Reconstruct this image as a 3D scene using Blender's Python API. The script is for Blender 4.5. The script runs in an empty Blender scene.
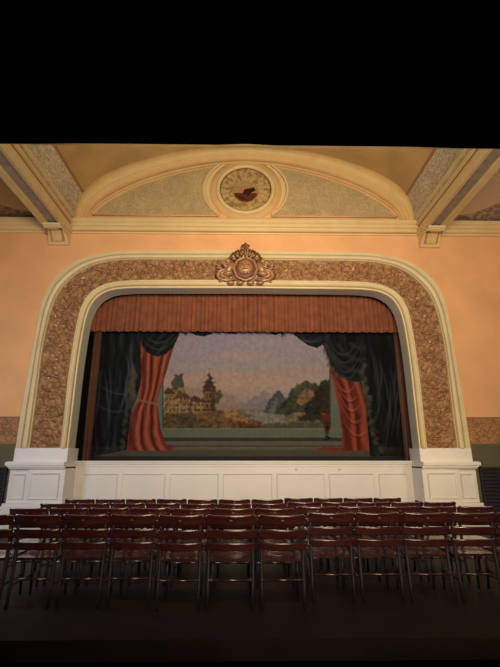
import bpy, bmesh, math, random
import numpy as np
from mathutils import Vector, Matrix
random.seed(7); rng = np.random.RandomState(3)
D = bpy.data; COL = bpy.context.scene.collection
PI = math.pi; R = math.radians
sc = bpy.context.scene

# ---------------------------------------------------------------- camera
FPX, PITCH, YAW = 430.0, R(15.78), R(0.87)
CAMX, EYE = -0.035, 1.625
cam_d = D.cameras.new('camera'); cam = D.objects.new('camera', cam_d); COL.objects.link(cam)
cam_d.sensor_fit = 'HORIZONTAL'; cam_d.sensor_width = 36; cam_d.lens = 36*FPX/500
cam.location = (CAMX, 0, EYE); cam.rotation_euler = (PI/2+PITCH, 0, -YAW)
sc.camera = cam
# ---------------------------------------------------------------- world, lights, exposure
w = D.worlds.new('world'); sc.world = w; w.use_nodes = True
w.node_tree.nodes['Background'].inputs[0].default_value = (0, 0, 0, 1)
w.node_tree.nodes['Background'].inputs[1].default_value = 0.0
sc.view_settings.view_transform = 'Standard'; sc.view_settings.look = 'None'
sc.view_settings.exposure = 0.0; sc.view_settings.gamma = 1; sc.view_settings.use_curve_mapping = False
def area(name, loc, target, size, power, color, sizey=None):
    l = D.lights.new(name, 'AREA'); l.energy = power; l.color = color; l.size = size
    if sizey: l.shape = 'RECTANGLE'; l.size_y = sizey
    o = D.objects.new(name, l); COL.objects.link(o); o.location = loc
    o.rotation_euler = (Vector(target)-Vector(loc)).to_track_quat('-Z', 'Y').to_euler()
    return o
WARM = (1.0, 0.78, 0.47); COOL = (0.62, 0.76, 1.0)
area('chandelier_light', (0.3, 2.6, 5.0), (0.2, 10, 4.2), 1.6, 135, WARM).data.spread = R(140)   # hall lamps high over the seats
area('gallery_light', (1.5, -3.0, 3.6), (0.8, 10, 6.2), 3.0, 300, (1.0, 0.80, 0.55)).data.spread = R(80)
area('window_light_left', (-6.3, 4.6, 3.2), (-2.5, 10, 0.9), 1.2, 125, COOL, 2.4)      # tall hall windows
area('window_light_right', (6.3, 4.0, 3.9), (2.5, 9.6, 3.2), 1.2, 45, COOL, 2.4)
area('side_lamp_right', (5.0, 6.4, 2.4), (4.1, 10, 1.0), 0.3, 5.0, (1.0, 0.66, 0.18)).data.spread = R(75)

# ---------------------------------------------------------------- measuring
cp, sp, cy_, sy_ = math.cos(PITCH), math.sin(PITCH), math.cos(YAW), math.sin(YAW)
def ray(px, py):
    a = (px-250)/FPX; b = (333.5-py)/FPX
    x, y, z = a, cp - b*sp, sp + b*cp
    return (x*cy_ + y*sy_, -x*sy_ + y*cy_, z)
def P(px, py, Y=10.0):                        # point of the plane y=Y seen at a pixel of the photograph
    d = ray(px, py); t = Y/d[1]
    return Vector((CAMX+d[0]*t, Y, EYE+d[2]*t))
def pix(x, y, z):                             # inverse, works on arrays
    x = x-CAMX; z = z-EYE
    X = x*cy_ - y*sy_; Y = x*sy_ + y*cy_
    f = Y*cp + z*sp; u = -Y*sp + z*cp
    return 250+FPX*X/f, 333.5-FPX*u/f
def zed(py, Y=10.0): return P(245, py, Y).z
WY = 10.0                                     # face of the proscenium wall
def floor_z(y): return 0.0385*(10.0-y)

# ---------------------------------------------------------------- materials
def mat(name, col, rough=0.6, spec=0.5, var=0.0, vscale=3.0, bump=0.0, bscale=40.0, metal=0.0, coat=0.0):
    m = D.materials.new(name); m.use_nodes = True; nt = m.node_tree; b = nt.nodes['Principled BSDF']
    b.inputs['Base Color'].default_value = (*col, 1); b.inputs['Roughness'].default_value = rough
    b.inputs['Specular IOR Level'].default_value = spec; b.inputs['Metallic'].default_value = metal
    b.inputs['Coat Weight'].default_value = coat; b.inputs['Coat Roughness'].default_value = 0.12
    tc = nt.nodes.new('ShaderNodeTexCoord')
    if var:
        n = nt.nodes.new('ShaderNodeTexNoise'); n.inputs['Scale'].default_value = vscale; n.inputs['Detail'].default_value = 6
        nt.links.new(tc.outputs['Object'], n.inputs['Vector'])
        r = nt.nodes.new('ShaderNodeValToRGB'); r.color_ramp.elements[0].position = 0.3; r.color_ramp.elements[1].position = 0.7
        r.color_ramp.elements[0].color = (*[c*(1-var) for c in col], 1)
        r.color_ramp.elements[1].color = (*[min(1, c*(1+var)) for c in col], 1)
        nt.links.new(n.outputs['Fac'], r.inputs['Fac']); nt.links.new(r.outputs['Color'], b.inputs['Base Color'])
    if bump:
        n2 = nt.nodes.new('ShaderNodeTexNoise'); n2.inputs['Scale'].default_value = bscale; n2.inputs['Detail'].default_value = 4
        nt.links.new(tc.outputs['Object'], n2.inputs['Vector'])
        bp = nt.nodes.new('ShaderNodeBump'); bp.inputs['Strength'].default_value = bump; bp.inputs['Distance'].default_value = 0.01
        nt.links.new(n2.outputs['Fac'], bp.inputs['Height']); nt.links.new(bp.outputs['Normal'], b.inputs['Normal'])
    return m
def stencil(name, c1, c2, scale=9.0, thr=0.5, soft=0.06, c3=None, circle=None, dist=2.2):
    """painted scrollwork: distorted rings of a second colour over a ground colour"""
    m = D.materials.new(name); m.use_nodes = True; nt = m.node_tree; b = nt.nodes['Principled BSDF']
    b.inputs['Roughness'].default_value = 0.7
    tc = nt.nodes.new('ShaderNodeTexCoord')
    n0 = nt.nodes.new('ShaderNodeTexNoise'); n0.inputs['Scale'].default_value = scale*0.6; n0.inputs['Detail'].default_value = 2
    nt.links.new(tc.outputs['Object'], n0.inputs['Vector'])
    mx = nt.nodes.new('ShaderNodeMixRGB'); mx.blend_type = 'ADD'; mx.inputs[0].default_value = 0.12*dist
    nt.links.new(tc.outputs['Object'], mx.inputs[1]); nt.links.new(n0.outputs['Color'], mx.inputs[2])
    v = nt.nodes.new('ShaderNodeTexVoronoi'); v.inputs['Scale'].default_value = scale
    nt.links.new(mx.outputs[0], v.inputs['Vector'])
    mm = nt.nodes.new('ShaderNodeMath'); mm.operation = 'MULTIPLY'; mm.inputs[1].default_value = 14.0
    nt.links.new(v.outputs['Distance'], mm.inputs[0])
    s = nt.nodes.new('ShaderNodeMath'); s.operation = 'SINE'; nt.links.new(mm.outputs[0], s.inputs[0])
    r = nt.nodes.new('ShaderNodeValToRGB'); r.color_ramp.elements[0].position = thr-soft; r.color_ramp.elements[1].position = thr+soft
    r.color_ramp.elements[0].color = (*c1, 1); r.color_ramp.elements[1].color = (*c2, 1)
    mp = nt.nodes.new('ShaderNodeMath'); mp.operation = 'MULTIPLY_ADD'; mp.inputs[1].default_value = 0.5; mp.inputs[2].default_value = 0.5
    nt.links.new(s.outputs[0], mp.inputs[0]); nt.links.new(mp.outputs[0], r.inputs['Fac'])
    out = r.outputs['Color']
    n3 = nt.nodes.new('ShaderNodeTexNoise'); n3.inputs['Scale'].default_value = 2.0; nt.links.new(tc.outputs['Object'], n3.inputs['Vector'])
    m3 = nt.nodes.new('ShaderNodeMixRGB'); m3.blend_type = 'MULTIPLY'; m3.inputs[0].default_value = 0.35
    nt.links.new(out, m3.inputs[1]); nt.links.new(n3.outputs['Fac'], m3.inputs[2]); out = m3.outputs[0]
    if circle:
        (cx, cyy, rad, cc) = circle
        vd = nt.nodes.new('ShaderNodeVectorMath'); vd.operation = 'DISTANCE'; vd.inputs[1].default_value = (cx, cyy, 0)
        fl = nt.nodes.new('ShaderNodeVectorMath'); fl.operation = 'MULTIPLY'; fl.inputs[1].default_value = (1, 1, 0)
        nt.links.new(tc.outputs['Object'], fl.inputs[0]); nt.links.new(fl.outputs[0], vd.inputs[0])
        lt = nt.nodes.new('ShaderNodeMath'); lt.operation = 'LESS_THAN'; lt.inputs[1].default_value = rad
        nt.links.new(vd.outputs['Value'], lt.inputs[0])
        m4 = nt.nodes.new('ShaderNodeMixRGB'); nt.links.new(lt.outputs[0], m4.inputs[0]); nt.links.new(out, m4.inputs[1])
        m4.inputs[2].default_value = (*cc, 1); out = m4.outputs[0]
    nt.links.new(out, b.inputs['Base Color'])
    return m
def attr_mat(name, rough=0.85, bump=0.0):
    m = D.materials.new(name); m.use_nodes = True; nt = m.node_tree; b = nt.nodes['Principled BSDF']
    a = nt.nodes.new('ShaderNodeVertexColor'); a.layer_name = 'paint'
    nt.links.new(a.outputs['Color'], b.inputs['Base Color']); b.inputs['Roughness'].default_value = rough
    b.inputs['Specular IOR Level'].default_value = 0.15
    return m
M = dict(
 wall=mat('salmon_plaster', (0.72, 0.39, 0.18), 0.75, 0.2, 0.08, 1.2, 0.15, 30),
 cream=mat('cream_plaster', (0.62, 0.46, 0.22), 0.5, 0.4, 0.06, 3.0, 0.1, 20),
 cream2=mat('ivory_paint', (0.66, 0.56, 0.33), 0.45, 0.4, 0.06, 3.0),
 ochre=mat('ochre_plaster', (0.60, 0.41, 0.175), 0.55, 0.3, 0.06, 3.0),
 peach=mat('peach_plaster', (0.58, 0.36, 0.15), 0.6, 0.3, 0.08, 3.0),
 umber=mat('umber_line', (0.36, 0.20, 0.09), 0.6, 0.3),
 brownline=mat('umber_paint', (0.26, 0.13, 0.06), 0.6, 0.3),
 vault=mat('ochre_ceiling_plaster', (0.47, 0.31, 0.13), 0.8, 0.2, 0.16, 1.3),
 gilt=mat('antique_gilt', (0.29, 0.148, 0.062), 0.45, 0.5, 0.45, 11.0, 0.8, 70, metal=0.1),
 bronze=mat('bronzed_plaster', (0.22, 0.10, 0.045), 0.4, 0.5, 0.3, 14.0, 0.4, 60, metal=0.35),
 bronzel=mat('pale_gilt', (0.36, 0.19, 0.095), 0.4, 0.5, 0.2, 14.0, metal=0.2),
 greyblue=mat('grey_paint', (0.52, 0.50, 0.42), 0.5, 0.4),
 soffit=mat('grey_stencil_paint', (0.28, 0.22, 0.17), 0.6, 0.3, 0.2, 6),
 white=mat('off_white_paint', (0.74, 0.71, 0.68), 0.45, 0.4, 0.03, 2.0),
 rust=mat('rust_velvet', (0.195, 0.066, 0.034), 0.85, 0.15, 0.2, 5.0),
 wood=mat('red_brown_timber', (0.085, 0.036, 0.024), 0.6, 0.3, 0.2, 4.0),
 black=mat('black_paint', (0.010, 0.010, 0.011), 0.7, 0.2),
 louver=mat('black_louver_paint', (0.018, 0.018, 0.022), 0.5, 0.4),
 olive=mat('olive_paint', (0.10, 0.095, 0.05), 0.6, 0.3, 0.1, 2),
 chair=mat('cherry_varnish', (0.055, 0.013, 0.012), 0.25, 0.7, 0.35, 8.0, 0.05, 30, coat=1.0),
 iron=mat('dark_iron', (0.02, 0.016, 0.018), 0.45, 0.5),
 brass=mat('brass_plate', (0.14, 0.08, 0.04), 0.5, 0.4, metal=0.3),
 floor=mat('dark_floorboards', (0.016, 0.009, 0.007), 0.6, 0.2, 0.3, 3.0),
 tan=mat('tan_timber', (0.42, 0.22, 0.10), 0.6, 0.3),
 panelst=stencil('stencilled_tympanum', (0.44, 0.31, 0.14), (0.54, 0.395, 0.195), 9, 0.6, 0.3),
 frieze=stencil('stencilled_frieze', (0.46, 0.22, 0.08), (0.27, 0.13, 0.05), 8, 0.55, 0.1),
 strip=stencil('stencilled_vault_border', (0.48, 0.40, 0.27), (0.74, 0.64, 0.46), 9, 0.55, 0.12),
)

# ---------------------------------------------------------------- mesh helpers
def link(name, bm, m, parent=None, smooth=False):
    me = D.meshes.new(name); bmesh.ops.recalc_face_normals(bm, faces=bm.faces[:]); bm.to_mesh(me); bm.free()
    for x in (m if isinstance(m, (list, tuple)) else [m]): me.materials.append(x)
    if smooth:
        for p in me.polygons: p.use_smooth = True
    o = D.objects.new(name, me); COL.objects.link(o)
    if parent: o.parent = parent; o.matrix_parent_inverse = Matrix.Translation(-parent.location) if False else Matrix.Identity(4)
    return o
def struct(name, bm, m, smooth=False, label=None):
    o = link(name, bm, m, None, smooth); o['kind'] = 'structure'
    if label: o['label'] = label
    return o
def tag(o, label, cat, group=None):
    o['label'] = label; o['category'] = cat
    if group: o['group'] = group
    return o
def thing(name, label, cat, loc=(0, 0, 0), group=None):
    o = D.objects.new(name, None); COL.objects.link(o); o.location = loc; o.empty_display_size = 0.1
    return tag(o, label, cat, group)
def box(bm, x0, x1, y0, y1, z0, z1, bev=0.0):
    t = bmesh.new() if bev else bm
    v = [t.verts.new((x, y, z)) for x in (x0, x1) for y in (y0, y1) for z in (z0, z1)]
    for f in ((0, 1, 3, 2), (4, 6, 7, 5), (0, 4, 5, 1), (2, 3, 7, 6), (0, 2, 6, 4), (1, 5, 7, 3)): t.faces.new([v[i] for i in f])
    if bev:
        bmesh.ops.bevel(t, geom=t.edges[:], offset=bev, segments=2, affect='EDGES')
        me = D.meshes.new('t'); t.to_mesh(me); t.free(); bm.from_mesh(me); D.meshes.remove(me)
    return bm
def loft(bm, rows, closed=False, cap=True):
    """rows: list of equally long point lists; quads between neighbours"""
    V = [[bm.verts.new(p) for p in r] for r in rows]
    n = len(V[0])
    for a, b in zip(V, V[1:]):
        for i in range(n if closed else n-1):
            j = (i+1) % n
            bm.faces.new((a[i], a[j], b[j], b[i]))
    if closed and cap:
        bm.faces.new(V[0]); bm.faces.new(V[-1])
    return V
def extr_x(bm, prof, x0, x1):   # closed (y,z) profile extruded along x
    loft(bm, [[(x, y, z) for y, z in prof] for x in (x0, x1)], True)
def extr_y(bm, prof, y0, y1):   # closed (x,z)
    loft(bm, [[(x, y, z) for x, z in prof] for y in (y0, y1)], True)
def tube(bm, pts, rad, seg=8):
    pts = [Vector(p) for p in pts]; rows = []
    for i, p in enumerate(pts):
        t = (pts[min(i+1, len(pts)-1)]-pts[max(i-1, 0)]).normalized()
        u = t.cross(Vector((0, 1, 0)) if abs(t.y) < 0.9 else Vector((1, 0, 0))).normalized(); v = t.cross(u)
        r = rad[i] if isinstance(rad, (list, tuple)) else rad
        rows.append([p + r*(math.cos(k*2*PI/seg)*u + math.sin(k*2*PI/seg)*v) for k in range(seg)])
    loft(bm, rows, True)
def ellipsoid(bm, c, r, rot=0, seg=12):
    m = Matrix.Translation(c) @ Matrix.Rotation(rot, 4, 'Y') @ Matrix.Diagonal((*r, 1))
    bmesh.ops.create_uvsphere(bm, u_segments=seg, v_segments=max(6, seg//2), radius=1, matrix=m)
def smooth_path(pts, n):
    """Catmull-Rom through pts, resampled to n points of equal spacing"""
    p = np.array([[*q] for q in pts], float); out = []
    for i in range(len(p)-1):
        a, b, c, d = p[max(i-1, 0)], p[i], p[i+1], p[min(i+2, len(p)-1)]
        for t in np.linspace(0, 1, 24, endpoint=False):
            out.append(0.5*((2*b)+(-a+c)*t+(2*a-5*b+4*c-d)*t*t+(-a+3*b-3*c+d)*t**3))
    out.append(p[-1]); q = np.array(out)
    L = np.concatenate([[0], np.cumsum(np.linalg.norm(np.diff(q, axis=0), axis=1))])
    s = np.linspace(0, L[-1], n)
    return np.stack([np.interp(s, L, q[:, k]) for k in range(3)], 1), L[-1]
def half_arch(px_pts, n, Y=WY):
    """left half measured on the photograph, mirrored about the stage's axis x=0 -> (2n-1) x 3"""
    pts = [P(a, b, Y) for a, b in px_pts]
    pts[-1].x = 0
    h, L = smooth_path(pts, n)
    m = h[::-1][1:].copy(); m[:, 0] *= -1
    return np.concatenate([h, m]), 2*L
def sweep(bm, A, B, prof):
    """band between two matching polylines, prof = [(t, out)], out = distance towards the hall"""
    rows = []
    for t, o in prof:
        q = A*(1-t)+B*t; q = q.copy(); q[:, 1] -= o; rows.append([tuple(v) for v in q])
    return loft(bm, rows)
CUT = math.tan(R(39.3))
def cut_ceiling(bm):            # the modelled part of the ceiling ends here, over the front rows
    n = Vector((0, -CUT, 1)).normalized()
    bmesh.ops.bisect_plane(bm, geom=bm.verts[:]+bm.edges[:]+bm.faces[:], plane_co=(0, 0, EYE), plane_no=n, clear_outer=True)

# ---------------------------------------------------------------- value noise for painted surfaces
_NT = rng.rand(64, 64)
def vnoise(x, y):
    xi = np.floor(x).astype(int); yi = np.floor(y).astype(int); fx = x-xi; fy = y-yi
    fx = fx*fx*(3-2*fx); fy = fy*fy*(3-2*fy)
    g = lambda a, b: _NT[a % 64, b % 64]
    return (g(xi, yi)*(1-fx)+g(xi+1, yi)*fx)*(1-fy)+(g(xi, yi+1)*(1-fx)+g(xi+1, yi+1)*fx)*fy
def fbm(x, y): return (vnoise(x, y)+0.5*vnoise(2*x+9, 2*y+5)+0.25*vnoise(4*x+3, 4*y+7))/1.75
def s2l(c): c = np.array(c, float)/255; return np.where(c <= 0.04045, c/12.92, ((c+0.055)/1.055)**2.4)
def inpoly(x, y, poly):
    r = np.zeros(x.shape, bool); n = len(poly)
    for i in range(n):
        (x0, y0), (x1, y1) = poly[i], poly[(i+1) % n]
        if y0 == y1: continue
        c = ((y0 > y) != (y1 > y)) & (x < (x1-x0)*(y-y0)/(y1-y0)+x0); r ^= c
    return r
def grid_paint(name, pts, nx, ny, colors, m, parent=None, keep=None):
    faces = []
    for j in range(ny-1):
        for i in range(nx-1):
            a = j*nx+i
            if keep is None or (keep[a] and keep[a+1] and keep[a+nx] and keep[a+nx+1]): faces.append((a, a+1, a+nx+1, a+nx))
    me = D.meshes.new(name); me.from_pydata([tuple(p) for p in pts], [], faces)
    ca = me.color_attributes.new('paint', 'FLOAT_COLOR', 'POINT')
    ca.data.foreach_set('color', np.concatenate([colors, np.ones((len(colors), 1))], 1).astype(np.float32).ravel())
    me.materials.append(m); 
    for p in me.polygons: p.use_smooth = True
    o = D.objects.new(name, me); COL.objects.link(o)
    if parent: o.parent = parent
    return o

# ================================================================ THE SETTING
XS = 6.8                                        # side walls
bm = bmesh.new()
v = [bm.verts.new(p) for p in ((-XS, 3.9, floor_z(3.9)), (XS, 3.9, floor_z(3.9)), (XS, 10.7, floor_z(10.7)), (-XS, 10.7, floor_z(10.7)))]
w_ = [bm.verts.new((p.co.x, p.co.y, p.co.z-0.15)) for p in v]
bm.faces.new(v); bm.faces.new(w_)
for i in range(4): bm.faces.new((v[i], v[(i+1) % 4], w_[(i+1) % 4], w_[i]))
struct('floor', bm, M['floor'])

ZC = zed(235.0)                                  # underside of cornice and beams
XB_IN = abs(P(72.4, 232.4).x); XB_OUT = abs(P(49.5, 234).x)
XV = abs(P(75.5, 223).x); ZV = zed(222.5)        # springing of the vault
# proscenium levels
L0 = [(17,448),(22,415),(27.3,385),(32,360),(36.8,334),(42.4,305),(52,284),(66,269.5),(85,259),(109,253.5),(132,252),(180,252),(245,252)]
L1 = [(31,448),(35.5,415),(40,380),(43.5,352),(47.8,330),(54,307),(65,287),(87,269.5),(112,262.5),(136,261),(180,261),(245,261)]
L2 = [(61.5,448),(65.3,415),(69,380),(73.3,350),(77.5,326),(82.2,308),(91,294),(105,285.5),(123,282),(150,281),(185,281),(245,281)]
L3 = [(70,448),(74,415),(78,380),(82,350),(86.2,326),(90.5,311),(98,299.5),(110,292.5),(126,290),(150,289.5),(185,289.5),(245,289.5)]
NH = 120
A0, _ = half_arch(L0, NH); A1, _ = half_arch(L1, NH); A2, _ = half_arch(L2, NH); A3, LEN3 = half_arch(L3, NH)
ZP = zed(448)                                    # top of the pedestals
# wall with the stage opening
path = [(p[0], p[2]) for p in (A1*0.5+A2*0.5)]
bm = bmesh.new()
XP = abs(P(14.5, 449, 9.88).x)+.055
poly = [(-XS, 0), (-XS, ZC+0.9), (XS, ZC+0.9), (XS, 0), (XP, 0), (XP, path[-1][1])] + path[::-1] + [(-XP, path[0][1]), (-XP, 0)]
loft(bm, [[(x, y, z) for x, z in poly] for y in (WY, WY+0.3)], True)
struct('wall_front', bm, M['wall'])
for nm, s in (('wall_left', -1), ('wall_right', 1)):
    bm = bmesh.new(); box(bm, *sorted((s*XS, s*(XS+0.2))), 4.0, 10.3, 0, ZC+0.6); struct(nm, bm, M['wall'])

# --- tympanum above the cornice
T0 = [(74.5,222.5),(76,210),(81.6,195.5),(91,184.5),(103,176.5),(118,169.5),(132,164.5),(156,157.5),(180,152.5),(212,149),(245,147.7)]
T1 = [(83.5,222.5),(86,213),(90,205.5),(98,197.6),(109,189.5),(122,183),(137,176.5),(151,171.5),(180,164),(212,159),(245,157.2)]
T2 = [(88.5,222.5),(90.5,215.5),(96,209),(103,203),(113,197),(125,190.5),(139,184.5),(156,178.5),(182,171.5),(214,165.8),(245,163.2)]
B0, _ = half_arch(T0, NH); B1, _ = half_arch(T1, NH); B2, _ = half_arch(T2, NH)
bm = bmesh.new()
pl = [(p[0], p[2]) for p in B0]
pl = [(pl[0][0]-0.25, ZC+0.9)] + [(x*1.03, max(z, ZC+0.9)+0.12) for x, z in pl] + [(pl[-1][0]+0.25, ZC+0.9)]
loft(bm, [[(x, y, z) for x, z in pl] for y in (WY, WY+0.2)], True)
struct('wall_front_tympanum', bm, M['cream'])
def arch_strip(A, B, prof, m, name):
    bm = bmesh.new(); sweep(bm, A, B, prof); struct(name, bm, m, True)
arch_strip(B0, B1, [(0, 0), (0, .05), (.12, .11), (.5, .13), (.72, .10), (.76, .05), (.82, .05), (.86, .09), (.94, .09), (1, .05)], M['ochre'], 'trim_1')
arch_strip(B1, B2, [(0, .07), (.12, .035), (.75, .035), (.8, .07), (1, .07), (1, 0)], M['peach'], 'trim_2')
# field panels left and right of the medallion
MC = P(246, 190); MC.x = 0.0
ROUT = abs(P(204, 190).x); RZ = (zed(163)-zed(216.5))/2*1.18
ZF = zed(217)                                    # bottom of the panels
for k, s in enumerate((-1, 1)):
    top = [(p[0]*0.985, p[2]-0.06) for p in B2 if p[0] < 0 and p[2]-0.06 > ZF]
    ring = []
    for a in np.linspace(0, PI, 40):
        x, z = -abs((ROUT+0.03)*math.sin(a)), MC.z+(RZ+0.02)*math.cos(a)
        ring.append((x, z))
    tz = lambda x: np.interp(x, [q[0] for q in top], [q[1] for q in top])
    ring = [q for q in ring if q[1] < tz(q[0]) and q[1] > ZF]
    top = [q for q in top if q[0] < ring[0][0]]
    pg = [(top[0][0]-0.03, ZF)] + top + ring + [(ring[-1][0], ZF)]
    pg = [(x*(-s), z) for x, z in pg]
    bm = bmesh.new(); loft(bm, [[(x, y, z) for x, z in pg] for y in (WY-0.045, WY+0.01)], True)
    struct('trim_%d' % (3+k), bm, M['panelst'])
    bm = bmesh.new(); c = Vector((sum(x for x, z in pg)/len(pg), 0, sum(z for x, z in pg)/len(pg)))
    tube(bm, [(x, WY-0.05, z) for x, z in pg+pg[:1]], 0.022, 6)
    struct('trim_%d' % (5+k), bm, M['peach'], True)
# fascia and cornice under the tympanum
bm = bmesh.new(); box(bm, -XV, XV, WY-0.04, WY, zed(223), zed(218.5)); struct('trim_7', bm, M['peach'])
def cornice(x0, x1, name):
    z = lambda p: zed(p)
    h = z(222.5)-ZC
    pr = [(WY+.02, ZC), (WY-.04, ZC), (WY-.05, ZC+.14*h), (WY-.10, ZC+.18*h), (WY-.11, ZC+.40*h), (WY-.15, ZC+.46*h), (WY-.16, ZC+.62*h),
          (WY-.20, ZC+.70*h), (WY-.21, ZC+.95*h), (WY-.18, ZC+h), (WY+.02, ZC+h)]
    bm = bmesh.new(); extr_x(bm, pr, x0, x1); struct(name, bm, M['cream'])
cornice(-XB_IN, XB_IN, 'trim_8'); cornice(-XS, -XB_OUT, 'trim_9'); cornice(XB_OUT, XS, 'trim_10')
bm = bmesh.new(); box(bm, -XB_IN, XB_IN, WY-.125, WY, ZC+.035, ZC+.043); struct('trim_31', bm, M['ochre'])

# --- vault
sect = [(p[0], p[2]) for p in B0]
isp = next(i for i, p in enumerate(sect) if p[1] > zed(197))
def vault_part(name, a, b, m, smooth=False, off=0.0):
    pts = sect[a:b+1]
    bm = bmesh.new(); loft(bm, [[(x, y, z+off) for x, z in pts] for y in np.linspace(WY, 4.0, 5)])
    cut_ceiling(bm)
    o = struct(name, bm, m, smooth)
    md = o.modifiers.new('thick', 'SOLIDIFY'); md.thickness = 0.08; md.offset = 0
    return o
n = len(sect)
vault_part('ceiling', isp, n-1-isp, M['vault'])
vault_part('trim_11', 0, isp, M['strip']); vault_part('trim_12', n-1-isp, n-1, M['strip'])
for k, i in enumerate((isp, n-1-isp)):
    x, z = sect[i]; s = 1 if x < 0 else -1
    bm = bmesh.new(); extr_y(bm, [(x-.03*s, z-.07), (x+.09*s, z+.02), (x+.05*s, z+.06), (x-.05*s, z-.02)], 4.0, WY); cut_ceiling(bm)
    struct('trim_%d' % (13+k), bm, mat('rose_line_paint', (0.32, 0.15, 0.09), 0.6) if k == 0 else D.materials['rose_line_paint'])
# --- beams with moulded inner cornice
for k, s in enumerate((-1, 1)):
    H = ZV-ZC
    def e(name, prof, m):
        bm = bmesh.new(); extr_y(bm, [(s*x, z) for x, z in prof], 4.0, WY); cut_ceiling(bm); struct(name, bm, m)
    xi, xo = XB_IN, XB_OUT
    wd = xo-xi
    e('trim_%d' % (15+k*4), [(xi, ZC), (xi+.24*wd, ZC), (xi+.26*wd, ZC+.05), (xi+.72*wd, ZC+.05), (xi+.74*wd, ZC), (xo, ZC), (xo, ZC+.75), (XV+.05, ZC+.75), (XV+.05, ZC+.2), (xi, ZC+.05)], M['cream'])
    e('trim_%d' % (16+k*4), [(xi+.30*wd, ZC+.04), (xi+.68*wd, ZC+.04), (xi+.68*wd, ZC+.06), (xi+.30*wd, ZC+.06)], M['soffit'])
    e('trim_%d' % (17+k*4), [(xi-.015, ZC-.01), (xi+.06, ZC-.025), (xi+.06, ZC+.08), (xi-.03, ZC+.06)], M['cream'])
    # stepped mouldings up the inner side
    e('trim_%d' % (18+k*4), [(xi+.02, ZC+.04), (xi-.03, ZC+.07), (xi-.035, ZC+.10), (xi-.03, ZC+.14), (xi-.0, ZC+.15), (xi-.0, ZC+.20), (xi-.055, ZC+.22), (xi-.065, ZC+.27), (xi-.05, ZC+.31),
        (xi-.01, ZC+.32), (xi-.01, ZC+.36), (XV-.03, ZC+.39), (XV-.045, ZC+.44), (XV-.03, ZC+H), (XV+.10, ZC+H), (xi+.15, ZC+.04)], M['cream'])
    e('trim_%d' % (32+k*2), [(xi-.004, ZC+.145), (xi+.02, ZC+.145), (xi+.02, ZC+.205), (xi-.012, ZC+.205)], M['brownline'])
    e('trim_%d' % (33+k*2), [(xi-.014, ZC+.315), (xi+.01, ZC+.315), (xi+.01, ZC+.365), (xi-.022, ZC+.365)], M['brownline'])
    # side bays
    zb = zed(221, WY)
    bm = bmesh.new(); box(bm, *sorted((s*(xo-.02), s*(XS+.1))), 4.0, WY, zb, zb+.1); cut_ceiling(bm)
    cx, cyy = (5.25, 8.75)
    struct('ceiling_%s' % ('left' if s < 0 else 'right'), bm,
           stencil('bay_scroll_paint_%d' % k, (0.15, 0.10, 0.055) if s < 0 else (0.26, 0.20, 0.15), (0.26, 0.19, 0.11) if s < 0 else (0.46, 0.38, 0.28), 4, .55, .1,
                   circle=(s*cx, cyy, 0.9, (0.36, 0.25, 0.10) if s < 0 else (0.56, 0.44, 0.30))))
# --- wall bands beside the arch
for k, s in enumerate((-1, 1)):
    xo = abs(P(17, 448).x)-.03
    for nm, (pa, pb), m, th in (('trim_%d' % (23+k*4), (443.5, 417.5), M['frieze'], .012), ('trim_%d' % (24+k*4), (418.3, 416.8), M['brownline'], .02),
                            ('trim_%d' % (25+k*4), (444.2, 442.8), M['brownline'], .02), ('trim_%d' % (26+k*4), (510, 443.8), M['olive'], .015)):
        bm = bmesh.new(); box(bm, *sorted((s*(xo+(.17 if pa > 470 else -.2 if pa<430 else -0.1)), s*XS)), WY-th, WY, zed(pa), zed(pb)) if pa < 470 else box(bm, *sorted((s*(xo-.1), s*XS)), WY-th, WY, 0, zed(pb))
        struct(nm, bm, m)

# --- stage: floor, masking
ZL = zed(460.8, 10.5)                            # stage lip
bm = bmesh.new(); box(bm, -5.0, 5.0, 10.52, 12.2, ZL-.12, ZL-.005); struct('floor_stage', bm, M['black'])
bm = bmesh.new(); box(bm, -5.2, 5.2, 12.2, 12.3, ZL-.1, 6.6); struct('wall_stage', bm, M['black'])
for nm, s in (('wall_stage_left', -1), ('wall_stage_right', 1)):
    bm = bmesh.new(); box(bm, *sorted((s*4.95, s*5.1)), 10.5, 12.2, ZL-.005, 6.6); struct(nm, bm, M['black'])
bm = bmesh.new(); box(bm, -5.1, 5.1, 10.46, 12.3, 5.9, 6.0); struct('ceiling_stage', bm, M['black'])

# ================================================================ PROSCENIUM ARCH
arch = thing('proscenium_arch', 'broad cream and gilt plaster arch framing the stage opening', 'arch', (0, WY, ZP))
def apart(name, A, B, prof, m, yoff=0, smooth=True):
    bm = bmesh.new(); sweep(bm, A, B, prof)
    bmesh.ops.translate(bm, verts=bm.verts[:], vec=(0, -WY+yoff, -ZP))
    return link(name, bm, m, arch, smooth)
apart('outer_moulding', A0, A1, [(0, 0), (0, .07), (.06, .10), (.40, .12), (.44, .09), (.50, .09), (.55, .13), (.70, .145), (.82, .12), (.86, .08), (.92, .08), (.95, .10), (1, .10), (1, .03)], M['cream2'], smooth=False)
for nm_, AA, BB, t0, t1, dp in (('groove_line', A0, A1, .44, .50, .098), ('groove_line', A0, A1, .87, .93, .088), ('groove_line', A2, A3, .2, .24, .088), ('groove_line', A2, A3, .71, .79, .098)):
    apart(nm_, AA, BB, [(t0, dp-.02), (t0, dp), (t1, dp), (t1, dp-.02)], M['umber'])['label'] = 'thin umber painted line'
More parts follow.
